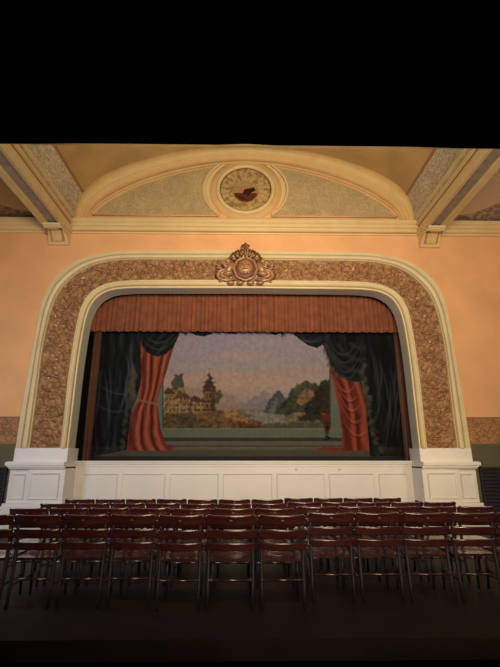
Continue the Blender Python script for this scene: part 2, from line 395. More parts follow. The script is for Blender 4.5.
# carved band
bm = bmesh.new(); NS, NTT = 1500, 30
def resample(A, n):
    s = np.linspace(0, len(A)-1, n); i = np.arange(len(A)); return np.stack([np.interp(s, i, A[:, k]) for k in range(3)], 1)
RA, RB = resample(A1, NS), resample(A2, NS)
arc = np.concatenate([[0], np.cumsum(np.linalg.norm(np.diff((RA+RB)/2, axis=0), axis=1))])
tt = np.linspace(0, 1, NTT)
S, T = np.meshgrid(arc, tt, indexing='ij'); W = 0.62
y_ = (T-.5)*W
cell = 0.33; ci = np.floor(S/cell); sx = S-(ci+.5)*cell; side = np.where(ci % 2 == 0, 1, -1)
yy = y_-side*0.06
r = np.hypot(sx, yy); th = np.arctan2(yy*side, sx)
spiral = np.clip(np.cos(th-r*50)*1.3, -0.3, 1)*np.clip((0.19-r)/0.04, 0, 1)
leaf = np.clip(np.sin(5*th+r*30)*np.clip((r-.08)/.04, 0, 1), 0, 1)
stem = np.exp(-((y_-0.19*np.sin(PI*S/cell))/0.035)**2)
fine = vnoise(S*22, T*W*22)-.5
Hh = 0.06*np.clip(np.maximum(spiral, stem)+.55*leaf, -.2, 1.4)+.05*fine*np.clip(1, 0, 1)+0.03*(vnoise(S*45+3, T*W*45)-.5)
edge = np.clip(np.minimum(T, 1-T)/.08, 0, 1); Hh = Hh*edge
base = 0.035-0.02*np.sin(PI*T)
verts = RA[:, None, :]*(1-T[..., None])+RB[:, None, :]*T[..., None]
verts[..., 1] -= base+Hh
verts = verts.reshape(-1, 3)-np.array([0, WY, ZP])
fc = [(i*NTT+j, (i+1)*NTT+j, (i+1)*NTT+j+1, i*NTT+j+1) for i in range(NS-1) for j in range(NTT-1)]
me = D.meshes.new('carved_band'); me.from_pydata(verts.tolist(), [], fc); me.materials.append(M['gilt'])
for p in me.polygons: p.use_smooth = True
o = D.objects.new('carved_band', me); COL.objects.link(o); o.parent = arch; o['label'] = 'gilded acanthus scroll relief band'
apart('inner_moulding', A2, A3, [(0, .02), (0, .08), (.08, .10), (.16, .08), (.2, .10), (.34, .15), (.55, .16), (.66, .13), (.7, .09), (.8, .09), (.84, .11), (.97, .11), (1, .09)], M['cream2'], smooth=False)
bm = bmesh.new()
rows = [[(p[0], p[1]+dy-WY, p[2]-ZP) for p in A3] for dy in (-.09, 0, .10, .20, .30)]
loft(bm, rows); link('reveal', bm, M['greyblue'], arch).__setitem__('label', 'cool grey painted inner reveal')

# ================================================================ CARTOUCHE
cc = P(245.5, 266, WY-.2); cc.x = 0
ct = thing('carved_cartouche', 'bronze gilt carved cartouche with mask and leafy crest on top of the stage arch', 'carving', (0, WY-.10, cc.z-.07))
ct.scale = (1.28, 1.15, 1.08)
def cpart(name, fn, m): bm = bmesh.new(); fn(bm); return link(name, bm, m, ct, True)
cpart('backplate', lambda b: [ellipsoid(b, (0, 0, -.02), (.40, .08, .34)), ellipsoid(b, (-.36, 0, -.12), (.24, .05, .18)), ellipsoid(b, (.36, 0, -.12), (.24, .05, .18))], M['bronze'])
def shield(b): ellipsoid(b, (0, -.10, -.02), (.20, .09, .26), 0, 20)
sh = cpart('shield', shield, mat('dark_red_gilt', (0.17, 0.05, 0.03), 0.45, var=.2))
def frame(b):
    pts = []
    for k in range(41):
        a = k/40*2*PI; wob = 1+.025*math.cos(8*a)
        pts.append((.215*wob*math.sin(a), -.12, -.02+.275*wob*math.cos(a)))
    tube(b, pts, .028, 8)
cpart('frame', frame, M['bronzel'])
def mask(b):
    ellipsoid(b, (0, -.18, -.01), (.145, .08, .195), 0, 16); ellipsoid(b, (0, -.27, -.01), (.025, .03, .05))
    for s in (-1, 1):
        ellipsoid(b, (s*.055, -.245, .055), (.045, .022, .014), s*.25); ellipsoid(b, (s*.065, -.235, -.04), (.04, .03, .035))
    ellipsoid(b, (0, -.235, -.16), (.05, .04, .04))
mk = cpart('mask', mask, M['bronzel']); mk['label'] = 'pale carved face mask'
bm = bmesh.new(); tube(bm, [(x, -.262+abs(x)*.4, -.088+abs(x)*abs(x)*8) for x in np.linspace(-.06, .06, 7)], .011, 6); link('mouth', bm, M['black'], mk, True)
for s in (-1, 1):
    bm = bmesh.new(); ellipsoid(bm, (s*.05, -.252, .03), (.02, .012, .012)); link('eye', bm, M['black'], mk, True)
def spiral_pts(cx, cz, r0, turns, s, up=1, a0=0):
    out = []
    for k in range(36):
        f = k/35; a = a0+f*turns*2*PI; r = r0*(1-f*.85)
        out.append((cx+s*r*math.cos(a), -.08-.05*f, cz+up*r*math.sin(a)))
    return out
for s in (-1, 1):
    bm = bmesh.new()
    ellipsoid(bm, (s*.30, -.12, .0), (.075, .08, .16), s*-.35); ellipsoid(bm, (s*.335, -.15, .15), (.055, .06, .06)); ellipsoid(bm, (s*.33, -.15, -.16), (.10, .08, .06), s*.4)
    tube(bm, [(s*.22, -.08, -.25), (s*.36, -.1, -.30), (s*.48, -.1, -.26)] + spiral_pts(s*.40, -.14, .13, 1.6, s, 1, -.6), .035, 8)
    tube(bm, [(s*.24, -.08, .10), (s*.34, -.1, .18), (s*.42, -.1, .14)] + spiral_pts(s*.36, .08, .09, 1.4, s, 1, .3), .03, 8)
    for k in range(6): ellipsoid(bm, (s*(.40+.025*k), -.07, -.27+.07*k), (.13-.012*k, .045, .028), s*(.5-.22*k))
    link('scroll', bm, M['bronzel'], ct, True)
def crest(b):
    for a, L, x0, z0 in ((-1.0, .15, -.17, .20), (-.62, .15, -.13, .27), (-.28, .15, -.07, .31), (0, .25, 0, .32), (.28, .15, .07, .31), (.62, .15, .13, .27), (1.0, .15, .17, .20)):
        ellipsoid(b, (x0+L*.5*math.sin(a), -.09, z0+L*.5*math.cos(a)), (.040, .05, L*.6), a)
        for q in (-.5, .5): ellipsoid(b, (x0+L*math.sin(a+q*.5), -.12, z0+L*math.cos(a+q*.5)), (.030, .035, .022), a+q)
    ellipsoid(b, (0, -.1, .60), (.03, .04, .05)); ellipsoid(b, (-.05, -.1, .585), (.045, .03, .02), -.5); ellipsoid(b, (.05, -.1, .585), (.045, .03, .02), .5)
    for s in (-1, 1): ellipsoid(b, (s*.30, -.09, .16), (.10, .05, .035), s*.7); ellipsoid(b, (s*.36, -.09, .06), (.11, .05, .035), s*.9)
cpart('crest', crest, M['bronze'])
def pendant(b):
    for x in (-.28, -.1, .1, .28): ellipsoid(b, (x, -.1, -.36), (.075, .06, .045))
cpart('pendant', pendant, M['bronzel'])

# ================================================================ MEDALLION
md = thing('round_medallion', 'round painted plaster medallion with dark central patch above the stage arch', 'medallion', (0, WY-.01, MC.z))
def ringpart(name, R0, asp, prof, m):
    rows = []
    for rr, o in prof:
        rows.append([((R0+rr)*math.sin(a), -o, (R0*asp+rr)*math.cos(a)) for a in np.linspace(0, 2*PI, 97)])
    bm = bmesh.new(); loft(bm, rows); bmesh.ops.remove_doubles(bm, verts=bm.verts[:], dist=1e-5); return link(name, bm, m, md, True)
RI = abs(P(219, 190).x); ASP = (zed(167.5)-zed(212))/2/RI
ringpart('rim', RI, ASP, [(-.02, .0), (-.03, .05), (0, .08), (.05, .085), (.075, .05), (.09, .02), (.09, 0)], M['cream'])
ringpart('band', RI, ASP, [(.08, .02), (.24, .02), (.25, .0)], M['peach'])
# outer ring broken by the arch above and the fascia below
for s in (-1, 1):
    bm = bmesh.new(); tube(bm, [(s*ROUT*math.sin(a), -.04, RZ*math.cos(a)) for a in np.linspace(R(38), R(142), 40)], .035, 8)
    link('outer_ring', bm, M['cream'], md, True)
N = 120; g = np.linspace(-1, 1, N); U, V = np.meshgrid(g, g); U = U.ravel(); V = V.ravel(); rr = np.hypot(U, V); aa = np.arctan2(V, U)
base = s2l((176, 146, 96)); c = np.tile(base, (N*N, 1))
ray_ = (np.sin(aa*22+rr*3) > .2) & (rr > .45) & (rr < .92)
c[ray_] = s2l((162, 132, 86)); nn = fbm(U*7+20, V*7+20)
c[(nn > .58) & (rr > .4)] = s2l((136, 108, 70)); c[(rr > .93)] = s2l((92, 66, 38))
ir = np.hypot(U/.5, (V+.12)/.5)
c[ir < 1] = s2l((158, 116, 78)); c[(ir < 1) & (V > .12)] = s2l((160, 130, 88))
c[(ir < .9) & (V < -.18+.0*U)] = s2l((84, 44, 26))
c[inpoly(U, V, [(-.1, -.18), (-.05, -.02), (.33, .07), (.38, -.06), (.2, -.18), (.1, -.3)])] = s2l((52, 22, 16))
c[inpoly(U, V, [(-.38, -.26), (-.1, -.34), (.05, -.5), (-.15, -.48)])] = s2l((66, 30, 20))
c *= (.85+.3*fbm(U*14+5, V*14+5))[:, None]
keep = rr <= 1.0
pts = np.stack([U*(RI-.005), -.012-.03*(1-np.clip(rr, 0, 1)**2), V*(RI*ASP-.005)], 1)
grid_paint('painted_disc', pts, N, N, c, attr_mat('medallion_paint'), md, keep)

# ================================================================ CORBELS
for k, s in enumerate((-1, 1)):
    cb = thing('ceiling_corbel', 'cream scroll corbel under the %s ceiling beam' % ('left' if s < 0 else 'right'), 'corbel', (s*(XB_IN+XB_OUT)/2, WY, zed(247)), 'corbels under the beams')
    wdt = (XB_OUT-XB_IN)/2; h = ZC-zed(247)
    prof = ((0, .06), (.045, .10), (.055, .07), (.10, .11), (.2, .20), (.30, .32), (h-.10, .46), (h-.07, .52), (h, .52))
    bm = bmesh.new(); rows = []
    for z, d in prof:
        ww = wdt*.94; wf = wdt*(.90-.22*z/h)
        rows.append([(-ww, 0, z), (-wf, -d, z), (wf, -d, z), (ww, 0, z)])
    loft(bm, rows, True); link('body', bm, M['cream'], cb)
    bm = bmesh.new(); rows = []
    for z, d in ((.075, .085), (.12, .125), (.2, .20), (.30, .32), (h-.115, .447)):
        rows.append([(-wdt*.60, -d+.03, z), (-wdt*.60, -d-.008, z), (wdt*.60, -d-.008, z), (wdt*.60, -d+.03, z)])
    loft(bm, rows, True); link('recess_line', bm, M['umber'], cb)
    bm = bmesh.new(); rows = []
    for z, d in ((.07, .09), (.12, .14), (.2, .21), (.30, .33), (h-.12, .455)):
        rows.append([(-wdt*.42, -d+.03, z), (-wdt*.42, -d-.03, z), (wdt*.42, -d-.03, z), (wdt*.42, -d+.03, z)])
    loft(bm, rows, True); link('leaf', bm, M['ochre'], cb)
    bm = bmesh.new(); box(bm, -wdt*.76, wdt*.76, -.56, -.02, h-.05, h, .008); link('cap', bm, M['cream2'], cb)

# ================================================================ PEDESTALS AND STAGE FRONT
def framed_panel(bm, x0, x1, z0, z1, y, wdt=.035, out=.03):
    """raised picture-frame moulding on a face at y"""
    rows = []
    for ins, o in ((0, 0), (0.005, out), (wdt*.6, out*.8), (wdt, .004), (wdt*1.2, .0)):
        rows.append([(x0+ins, y-o, z0+ins), (x1-ins, y-o, z0+ins), (x1-ins, y-o, z1-ins), (x0+ins, y-o, z1-ins)])
    loft(bm, rows, True, cap=False)
for k, s in enumerate((-1, 1)):
    X_IN = abs(A3[0][0]); X_O = abs(P(14.5, 449, 9.88).x); X_W = abs(P(27.5, 480, 9.88).x)
    YF = 9.88
    pd = thing('arch_pedestal', ('left' if s < 0 else 'right')+' panelled ivory pedestal carrying the foot of the stage arch', 'pedestal', (s*(X_IN+X_O)/2, WY, 0), 'pedestals of the stage arch')
    cx = s*(X_IN+X_O)/2
    def pp(name, fn, m=M['white']):
        bm = bmesh.new(); fn(bm); bmesh.ops.translate(bm, verts=bm.verts[:], vec=(-cx, -WY, 0)); return link(name, bm, m, pd)
    zt, zc1, zc2, zb = zed(448, YF), zed(461.5, YF), zed(467, YF), zed(503, YF)
    X = lambda a, b: sorted((s*a, s*b))
    pp('die', lambda b: (box(b, *X(X_IN, X_O), YF+.02, 10.52, zc1, zt-.0), box(b, *X(X_IN, X_W), YF, 10.5, zb, zc2), box(b, *X(X_W-.02, X_O+.05), YF+.05, 10.5, zb, zc2)))
    def cap(b):
        for o, z0, z1 in ((.06, zc2-.03, zc2+.0), (.09, zc2, zc2+.035), (.12, zc2+.035, zc1-.015), (.10, zc1-.015, zc1)):
            box(b, *X(X_IN, X_O+.04), YF-o, 10.5, z0, z1); box(b, *X(X_O+.04, X_O-.02+o), YF-o, WY, z0, z1)
    pp('cap', cap)
    xm = X_W-.06
    pp('panel_moulding', lambda b: (framed_panel(b, *X(X_IN+.10, xm), zb+.08, zc2-.12, YF), framed_panel(b, *X(X_W+.06, X_O-.02), zb+.08, zc2-.14, YF+.05)))
    pp('plinth', lambda b: (box(b, *X(X_IN-.03, X_O+.08), YF-.05, WY, zed(506, YF), zb, .006), box(b, *X(X_IN-.05, X_O+.11), YF-.10, WY, 0, zed(506, YF), .006)), M['white'])
YS = 10.45
sf = thing('stage_front', 'long off-white panelled front of the stage below the painted curtain', 'stage front', (0, YS, 0))
def sp_(name, fn, m=M['white']):
    bm = bmesh.new(); fn(bm); bmesh.ops.translate(bm, verts=bm.verts[:], vec=(0, -YS, 0)); return link(name, bm, m, sf)
XI = X_IN-.004
sp_('board', lambda b: box(b, -XI, XI, YS, YS+.07, 0, ZL-.02))
sp_('top_rail', lambda b: (box(b, -XI, XI, YS-.07, YS+.07, ZL-.035, ZL, .006), box(b, -XI, XI, YS-.04, YS+.07, ZL-.075, ZL-.035), box(b, -XI, XI, YS-.02, YS, zed(465.5, YS)-.02, zed(465.5, YS))))
edges = [80, 119.5, 167, 220.5, 274.5, 327, 377, 411]
zt2, zb2 = zed(473.5, YS), zed(502, YS)
for a, b_ in zip(edges, edges[1:]):
    x0, x1 = P(a, 485, YS).x+.045, P(b_, 485, YS).x-.045
    x0 = max(x0, -XI+.05); x1 = min(x1, XI-.05)
    sp_('panel', lambda b: (framed_panel(b, x0, x1, zb2, zt2, YS, .03, .02)))
for a in (100, 156, 199, 248, 296, 339.5, 392):
    x = P(a, 469, YS).x; z = zed(469, YS)
    if a in (296, 339.5):
        bm = bmesh.new(); ellipsoid(bm, (x, YS-.02, z), (.03, .03, .03)); bmesh.ops.translate(bm, verts=bm.verts[:], vec=(0, -YS, 0)); link('footlight_knob', bm, M['white'], sf, True)
    else: sp_('rail_joint', lambda b: box(b, x-.008, x+.008, YS-.012, YS, zed(472, YS), zed(466, YS)))
sp_('skirting', lambda b: box(b, -XI, XI, YS-.03, YS, 0, .25))

# louvred grilles beside the pedestals
for k, s in enumerate((-1, 1)):
    x0 = abs(P(5.5 if s < 0 else 481.0, 475, 9.95).x)-.02; x1 = x0+.95; z1 = zed(467, 9.95); z0 = .12
    lg = thing('louvered_grille', 'black slatted louver panel low on the wall, beside the %s pedestal' % ('left' if s < 0 else 'right'), 'grille', (s*(x0+x1)/2, WY-.016, z0), 'louver panels')
    bm = bmesh.new(); hw = (x1-x0)/2; H = z1-z0
    for a in ((-hw, -hw+.03, 0, H), (hw-.03, hw, 0, H), (-hw, hw, 0, .04), (-hw, hw, H-.03, H)): box(bm, a[0], a[1], -.06, 0, a[2], a[3])
    link('frame', bm, M['louver'], lg)
    bm = bmesh.new(); nsl = 15
    for i in range(nsl):
        z = .05+(H-.1)*(i+.5)/nsl; t = (H-.1)/nsl*.42
        loft(bm, [[(x, -.05, z-t), (x, -.005, z+t), (x, -.005, z+t+.01), (x, -.05, z-t+.01)] for x in (-hw+.02, hw-.02)], True)
    link('slats', bm, M['louver'], lg)

# ================================================================ CURTAINS ON STAGE
YV = 10.62
vx0, vx1 = P(92, 325, YV).x, P(401, 325, YV).x; vz0, vz1 = zed(332, YV), zed(288, YV)
NX, NZ = 700, 14
xs = np.linspace(vx0, vx1, NX); s_ = (xs-vx0)
ph_ = PI*s_/.125+1.1*np.sin(s_*2.3)+.7*np.sin(s_*5.9+1)
ple = np.abs(np.sin(ph_))**.8*(.55+.45*vnoise(s_*5, s_*0+2))+.25*np.abs(np.sin(ph_*2.37+1))
hem = .022*np.abs(np.sin(PI*s_/.21))
pts = []; 
for j in range(NZ):
    f = j/(NZ-1)
    yv = YV-.075*ple*(.55+.45*f)-.01*np.sin(s_*9+f*2)
    z = vz1+(vz0-vz1)*f-hem*f
    pts.append(np.stack([xs, yv, z], 1))
pts = np.concatenate(pts)
me = D.meshes.new('pleated_valance'); me.from_pydata(pts.tolist(), [], [(j*NX+i, j*NX+i+1, (j+1)*NX+i+1, (j+1)*NX+i) for j in range(NZ-1) for i in range(NX-1)])
me.materials.append(M['rust']); 
for p in me.polygons: p.use_smooth = True
va = D.objects.new('pleated_valance', me); COL.objects.link(va); va.modifiers.new('thick', 'SOLIDIFY').thickness = .006
tag(va, 'rust red pleated valance hanging across the top of the stage', 'valance')
for k, s in enumerate((-1, 1)):
    a, b_ = (84.5, 92.5) if s < 0 else (402.5, 411)
    x0, x1 = P(a, 430, 10.66).x, P(b_, 430, 10.66).x
    to = thing('side_masking_panel', 'narrow red-brown upright panel at the %s edge of the stage opening' % ('left' if s < 0 else 'right'), 'panel', ((x0+x1)/2, 10.66, ZL-.004), 'side masking panels')
    bm = bmesh.new(); hw = (x1-x0)/2; box(bm, -hw, hw, 0, .04, 0, zed(328, 10.66)-ZL); link('board', bm, M['wood'], to)
    for q in (-.8, 0.0, .8):
        bm = bmesh.new(); tube(bm, [(hw*q, -.005, 0.0), (hw*q, -.005, zed(328, 10.66)-ZL)], .014, 8); link('batten', bm, M['wood'], to, True)

# painted drop curtain (the painting is on the canvas itself)
YD = 10.80
dx0, dx1 = P(86, 430, YD).x, P(407.5, 430, YD).x; dz0, dz1 = zed(456.5, YD), zed(318, YD)
NX, NZ = 560, 250
gx = np.linspace(dx0, dx1, NX); gz = np.linspace(dz1, dz0, NZ); GX, GZ = np.meshgrid(gx, gz)
U, V = pix(GX, np.full_like(GX, YD), GZ); U = U.ravel(); V = V.ravel()
C = np.zeros((len(U), 3))
def mixc(mask, col, k=1.0):
    global C
    if np.ndim(k) == 0: k = np.full(len(U), float(k))
    kk = (mask*k)[:, None]; C = C*(1-kk)+np.asarray(col)*kk if np.ndim(col) == 1 else C*(1-kk)+col*kk
def grad(stops):
    ys = [s[0] for s in stops]; cs = np.array([s2l(s[1]) for s in stops]); return np.stack([np.interp(V, ys, cs[:, k]) for k in range(3)], 1)
wob = (fbm(U/3.0, V/3.0)-.5)*5; wob2 = (fbm(U/2.2+31, V/2.2+11)-.5)*5
Uw, Vw = U+wob, V+wob2
C = grad([(330, (162, 148, 158)), (352, (164, 150, 158)), (368, (168, 152, 152)), (383, (182, 156, 140)), (398, (170, 152, 142)), (412, (134, 128, 112)), (428, (96, 96, 76))])
cl = np.clip((fbm(U/24, V/6)-.45)*4, 0, 1)
mixc((V < 400), s2l((190, 164, 150)), cl*.3)
for gx_, gy_, ga, gb, gc, gk in ((240,356,30,4,(206,166,124),.3), (205,376,40,3.5,(204,150,112),.4), (228,386,50,6,(200,152,116),.3), (298,372,26,3,(198,140,116),.4), (250,378,30,3,(196,146,122),.3)):
    mixc(V < 412, s2l(gc), gk*np.exp(-((U-gx_)/ga)**2-((V-gy_+.05*(U-gx_))/gb)**2))
PM = lambda poly: inpoly(Uw, Vw, poly).astype(float)
PS = lambda poly: inpoly(U, V, poly).astype(float)
tex = np.clip(fbm(U/2.4+40, V/2.0+3)*2-.5, 0, 1); tex2 = np.clip(fbm(U/1.3+4, V/1.6+30)*2-.5, 0, 1)
def land(poly, c0, c1, k=.95):
    m_ = PM(poly); col = s2l(c0)[None]*(1-tex[:, None])+s2l(c1)[None]*tex[:, None]; mixc(m_, col, k)
land([(236,412),(248,402),(254,395),(258,397),(264,389),(270,396),(280,412)], (128,112,120), (150,132,134), .75)
land([(166,400),(178,384),(196,388),(205,385),(222,391),(236,396),(250,412),(166,414)], (150,120,100), (168,136,112), .6)
land([(230,410),(331,410),(331,429),(230,429)], (92,92,70), (120,114,90), .9)
land([(240,411),(282,411),(292,416),(280,420),(300,424),(262,425),(244,421),(256,416)], (132,124,108), (164,150,136), .85)
land([(263,413),(268,401),(275,392),(281,391),(284,396),(291,399),(296,413)], (54,60,64), (84,86,84))
land([(268,413),(273,403),(277,396),(277,404),(274,413)], (104,106,110), (132,130,128), .7)
land([(274,414),(286,400),(291,390),(297,384),(305,381),(313,383),(320,386),(331,383),(331,420),(306,420),(290,416)], (36,42,34), (76,76,54))
land([(292,388),(299,384),(306,383),(302,388),(296,393)], (78,80,58), (98,96,70), .7)
land([(297,402),(300,393),(307,389),(313,391),(316,398),(309,404),(301,406)], (112,80,58), (168,128,94), .85)
land([(301,419),(306,403),(314,396),(319,384),(325,379),(331,380),(331,420)], (28,30,24), (58,54,38))
land([(283,418),(294,413),(302,411),(304,415),(292,421)], (120,104,76), (164,140,104), .75)
land([(296,416),(331,415),(331,422),(300,421)], (44,42,32), (74,66,46), .85)
land([(228,424),(331,422),(331,429),(228,429)], (66,68,46), (96,92,64), .8)
# left ground, town
land([(164,404),(200,409),(232,412),(256,420),(270,429),(164,429)], (58,52,34), (112,90,58))
land([(194,411),(216,413),(238,418),(262,426),(236,429),(200,425)], (100,68,44), (150,110,74), .85)
land([(222,416),(228,410),(233,408),(242,415),(264,425),(248,426),(236,420)], (140,98,62), (186,144,96), .95)
land([(236,422),(256,421),(268,427),(240,428)], (84,44,28), (124,62,38), .8)
land([(172,391),(171,381),(175,375),(182,374),(184,380),(183,392)], (52,62,48), (84,86,62))
land([(165,413),(165,394),(168,387),(174,391),(180,386),(186,393),(190,397),(197,396),(203,400),(203,413)], (104,76,50), (176,140,96))
for q in ((164,392,175,.9),(175,396,190,.8),(190,400,203,.8)): mixc(PS([(q[0],q[1]),(q[0]+4,q[1]-5),(q[2],q[1]),(q[2],q[1]+2),(q[0],q[1]+2)]), s2l((84,50,36)), q[3])
for x in np.arange(166, 203, 3.6):
    for y in (397.5, 403.5, 408.5):
        if rng.rand() < .75: mixc(PS([(x,y),(x+1.5,y),(x+1.5,y+2.8),(x,y+2.8)]), s2l((50,34,26)), .85)
mixc(PS([(190,414),(190,401),(191.5,401),(191.5,414)]), s2l((66,46,34)), .8)
land([(204,412),(204,397),(203,389),(205,384),(213,384),(215,389),(215,397),(214,412)], (110,78,52), (156,118,80), 1)
land([(203.5,389),(204,384),(207,380),(208.2,375),(209.2,369),(210.4,375),(212,380),(214.5,384),(215,389)], (58,42,38), (88,64,54), 1)
for y0, h in ((382,1), (389.5,2), (400.5,2), (409,1.5)): mixc(PS([(202,y0),(216.5,y0),(216.5,y0+h),(202,y0+h)]), s2l((64,40,32)), .85)
mixc(PS([(212,391),(215.5,391),(214.5,412),(211,412)]), s2l((64,46,36)), .65)
for x, y in ((206,393.5),(209.5,393.5),(206,404),(210,404)): mixc(PS([(x,y),(x+1.8,y),(x+1.8,y+4),(x,y+4)]), s2l((44,30,24)), .9)
land([(214,401),(216,393),(220,390),(222.5,394),(220,400),(217,404)], (56,62,44), (96,94,64), .9)
C = C*(.9+.2*tex2)[:, None]
gn = np.clip((fbm(U/3, V/2.2)-.5)*5, 0, 1)
mixc(((V > 414) & (V < 428.5) & (U > 163) & (U < 330)), s2l((44, 42, 30)), gn*.35)
# soft brushwork
K = C.reshape(NZ, NX, 3)
for _ in range(1):
    K = (np.roll(K, 1, 0)+2*K+np.roll(K, -1, 0))/4; K = (np.roll(K, 1, 1)+2*K+np.roll(K, -1, 1))/4
C = K.reshape(-1, 3)
# painted stone surround
fr = ((U < 163) | (U > 330) | (V > 428.5)) & (V < 437.5); mixc(fr, s2l((112, 114, 98)), .95)
mixc((V > 428) & (V < 429.5), s2l((130,128,104)), .8)
mixc((np.abs(U-163) < .8) & (V < 429), s2l((66,64,50)), .8); mixc((np.abs(U-330) < .8) & (V < 429), s2l((66,64,50)), .8)
mixc(V > 437.5, s2l((62, 62, 54)), .97); mixc(V > 441, s2l((112, 104, 86)), .95); mixc((V > 445.5) & (V < 446.5), s2l((60,50,40)), .7)
mixc(V > 450, s2l((88, 82, 70)), .9)
# red flowers, urn
blob = lambda x, y, a, b: np.clip(1.6-1.6*np.hypot((Uw-x)/a, (Vw-y)/b), 0, 1)
mixc(1, s2l((60, 24, 18)), blob(327, 428, 4.5, 11)); mixc(1, s2l((110, 46, 30)), blob(326, 417, 6, 5))
mixc(1, s2l((150, 84, 60)), blob(324, 414, 3, 2)*.8); mixc(1, s2l((44, 22, 18)), blob(327, 438, 4, 3))
mixc(1, s2l((140, 40, 30)), blob(332, 449, 24, 3.4)*.9); mixc(1, s2l((128, 36, 30)), blob(165, 448, 12, 3.5)*.9)
# painted drapery
def drape(poly, dark, light, fx, ph=0, bend=0, pw=1.5, soft=PS):
    q = U+bend*(V-390)+ph; wn = fbm(q/5+3, V/30+7); w3 = fbm(q/2.6+13, V/14+2)
    fold = np.clip(.30*(.5+.5*np.sin(q*fx+9*wn))+.35*wn+.75*(w3-.32), 0, 1)**pw
    col = s2l(dark)[None]*(1-fold[:, None])+s2l(light)[None]*fold[:, None]
    mixc(soft(poly), col, 1.0)
RED_D, RED_L = (84, 26, 18), (212, 112, 82)
def gathered(ys, xl, xr, nf, dark, light, cat=0):
    """hanging cloth: folds follow the cloth's own edges, closing at the tie"""
    l, r_ = np.interp(V, ys, xl), np.interp(V, ys, xr); t = (U-l)/np.maximum(r_-l, 1)
    wn = fbm(t*3+2, V/22+5); q = .5+.5*np.sin(2*PI*(nf*t+.5*wn+.12*np.sin(V/11))); q2 = .5+.5*np.sin(2*PI*(nf*1.7*t+wn))
    f = np.clip(.62*q**1.6+.38*q2*wn, 0, 1)
    if cat: f = np.clip(f+.5*(.5+.5*np.sin((V-.05*(t-.55)**2*900)/2.6))**5*np.clip(1-abs(V-400)/26, 0, 1), 0, 1)
    f = f*(1-.35*np.clip(abs(t-.5)*2, 0, 1)**3)
    col = s2l(dark)[None]*(1-f[:, None])+s2l(light)[None]*f[:, None]
    mixc(((t > 0) & (t < 1) & (V > ys[0]) & (V < ys[-1])), col, 1.0)
gathered([338,352,370,388,400,412,430,444,450.5], [141,141,140,140,138,131,128,126,127], [177,172,167,161,157,158.5,161,166,170], 3.4, RED_D, RED_L)
tie = np.abs(V-(399+(U-134)*.22)); mixc(((U > 132) & (U < 158) & (tie < 1.2)), s2l((150,112,90)), .7)
gathered([362,372,382,398,414,430,444,450.5], [329,330.5,333,336.5,340,342,342,341], [350,357,362,366,370,373,375,376], 2.6, RED_D, (196,96,70))
for (xa, ya, xb, yb, sag) in ((334,376,356,384,14), (336,380,360,392,17), (338,390,362,402,17), (341,404,364,416,14), (343,420,368,430,12)):
    t_ = np.clip((U-xa)/(xb-xa), 0, 1); yc = ya+(yb-ya)*t_+3.2*sag*t_*(1-t_)
    mixc(((U > xa) & (U < xb)), s2l((214,112,92)), .4*np.exp(-((V-yc)/1.0)**2)*np.sin(PI*t_)**.5); mixc(((U > xa) & (U < xb)), s2l((84,24,22)), .5*np.exp(-((V-yc-2.4)/1.0)**2)*np.sin(PI*t_)**.5)
DK, DL = (14, 17, 19), (62, 66, 70)
drape([(84,310),(141,310),(141,382),(137,398),(131,412),(127,450),(84,458)], DK, DL, .45, 0, .06, 3.0)
drape([(136,310),(181,310),(179,335),(174,346),(166,354),(157,357),(148,353),(142,346)], (14,18,19), (46,50,48), .5, 0, .8, 2.5)
drape([(190,310),(216,310),(212,334),(204,336.5),(196,335.5),(190,332)], DK, DL, .6, 0, .5, 2.5)
drape([(222,310),(240,310),(238,333.5),(230,334.5),(224,333)], DK, DL, .6, 0, .5, 2.5)
drape([(262,310),(282,310),(281,333),(275,335),(268,333)], DK, DL, .6, 0, .5, 2.5)
drape([(286,310),(328,310),(324,344),(317,348),(308,345.5),(300,340),(293,334)], (14,18,19), (46,50,48), .5, 0, -.8, 2.5)
drape([(322,310),(410,310),(410,458),(370,458),(368,430),(366,400),(363,381),(352,382),(341,377),(332,368),(327,356),(323,345)], DK, (46,50,48), .42, 0, -.12, 3.0)
sw = ((U > 326) & (U < 366) & (V > 340) & (V < 384)); f2 = (.5+.5*np.sin(np.hypot(U-362, V-334)*.55))**3
mixc(sw & (inpoly(U, V, [(327,345),(366,340),(365,383),(350,382),(338,374),(330,364)])), s2l((58,62,58)), f2*.5)
# light catching the folds of the painted dark drapes
for (x0, x1, ya, yb, n_) in ((88, 136, 334, 450, 16), (366, 404, 340, 452, 13)):
    for k in range(n_):
        a = rng.uniform(x0, x1); b0 = a+rng.uniform(-9, 9); y0 = rng.uniform(ya, ya+50); y1 = y0+rng.uniform(30, 70); y1 = min(y1, yb)
        tt_ = np.clip((V-y0)/(y1-y0), 0, 1); xc = a+(b0-a)*tt_+2.2*np.sin(tt_*PI*rng.uniform(.6, 1.6))
        mixc(((V > y0) & (V < y1)), s2l((84, 90, 96)), .38*np.exp(-((U-xc)/.9)**2)*np.sin(PI*tt_))
for (xa, ya, xb, yb, sag) in ((328,342,364,336,26), (330,350,364,344,28), (327,336,362,330,24), (334,362,364,354,22), (140,336,178,334,16), (144,334,174,334,10), (290,333,324,334,9), (296,332,326,336,9), (98,384,134,392,6), (92,400,130,408,8)):
    t_ = np.clip((U-xa)/(xb-xa), 0, 1); yc = ya+(yb-ya)*t_+4*sag*t_*(1-t_)*.9
    mixc(((U > xa) & (U < xb)), s2l((86, 92, 96)), .36*np.exp(-((V-yc)/.9)**2)*np.sin(PI*t_)**.5)
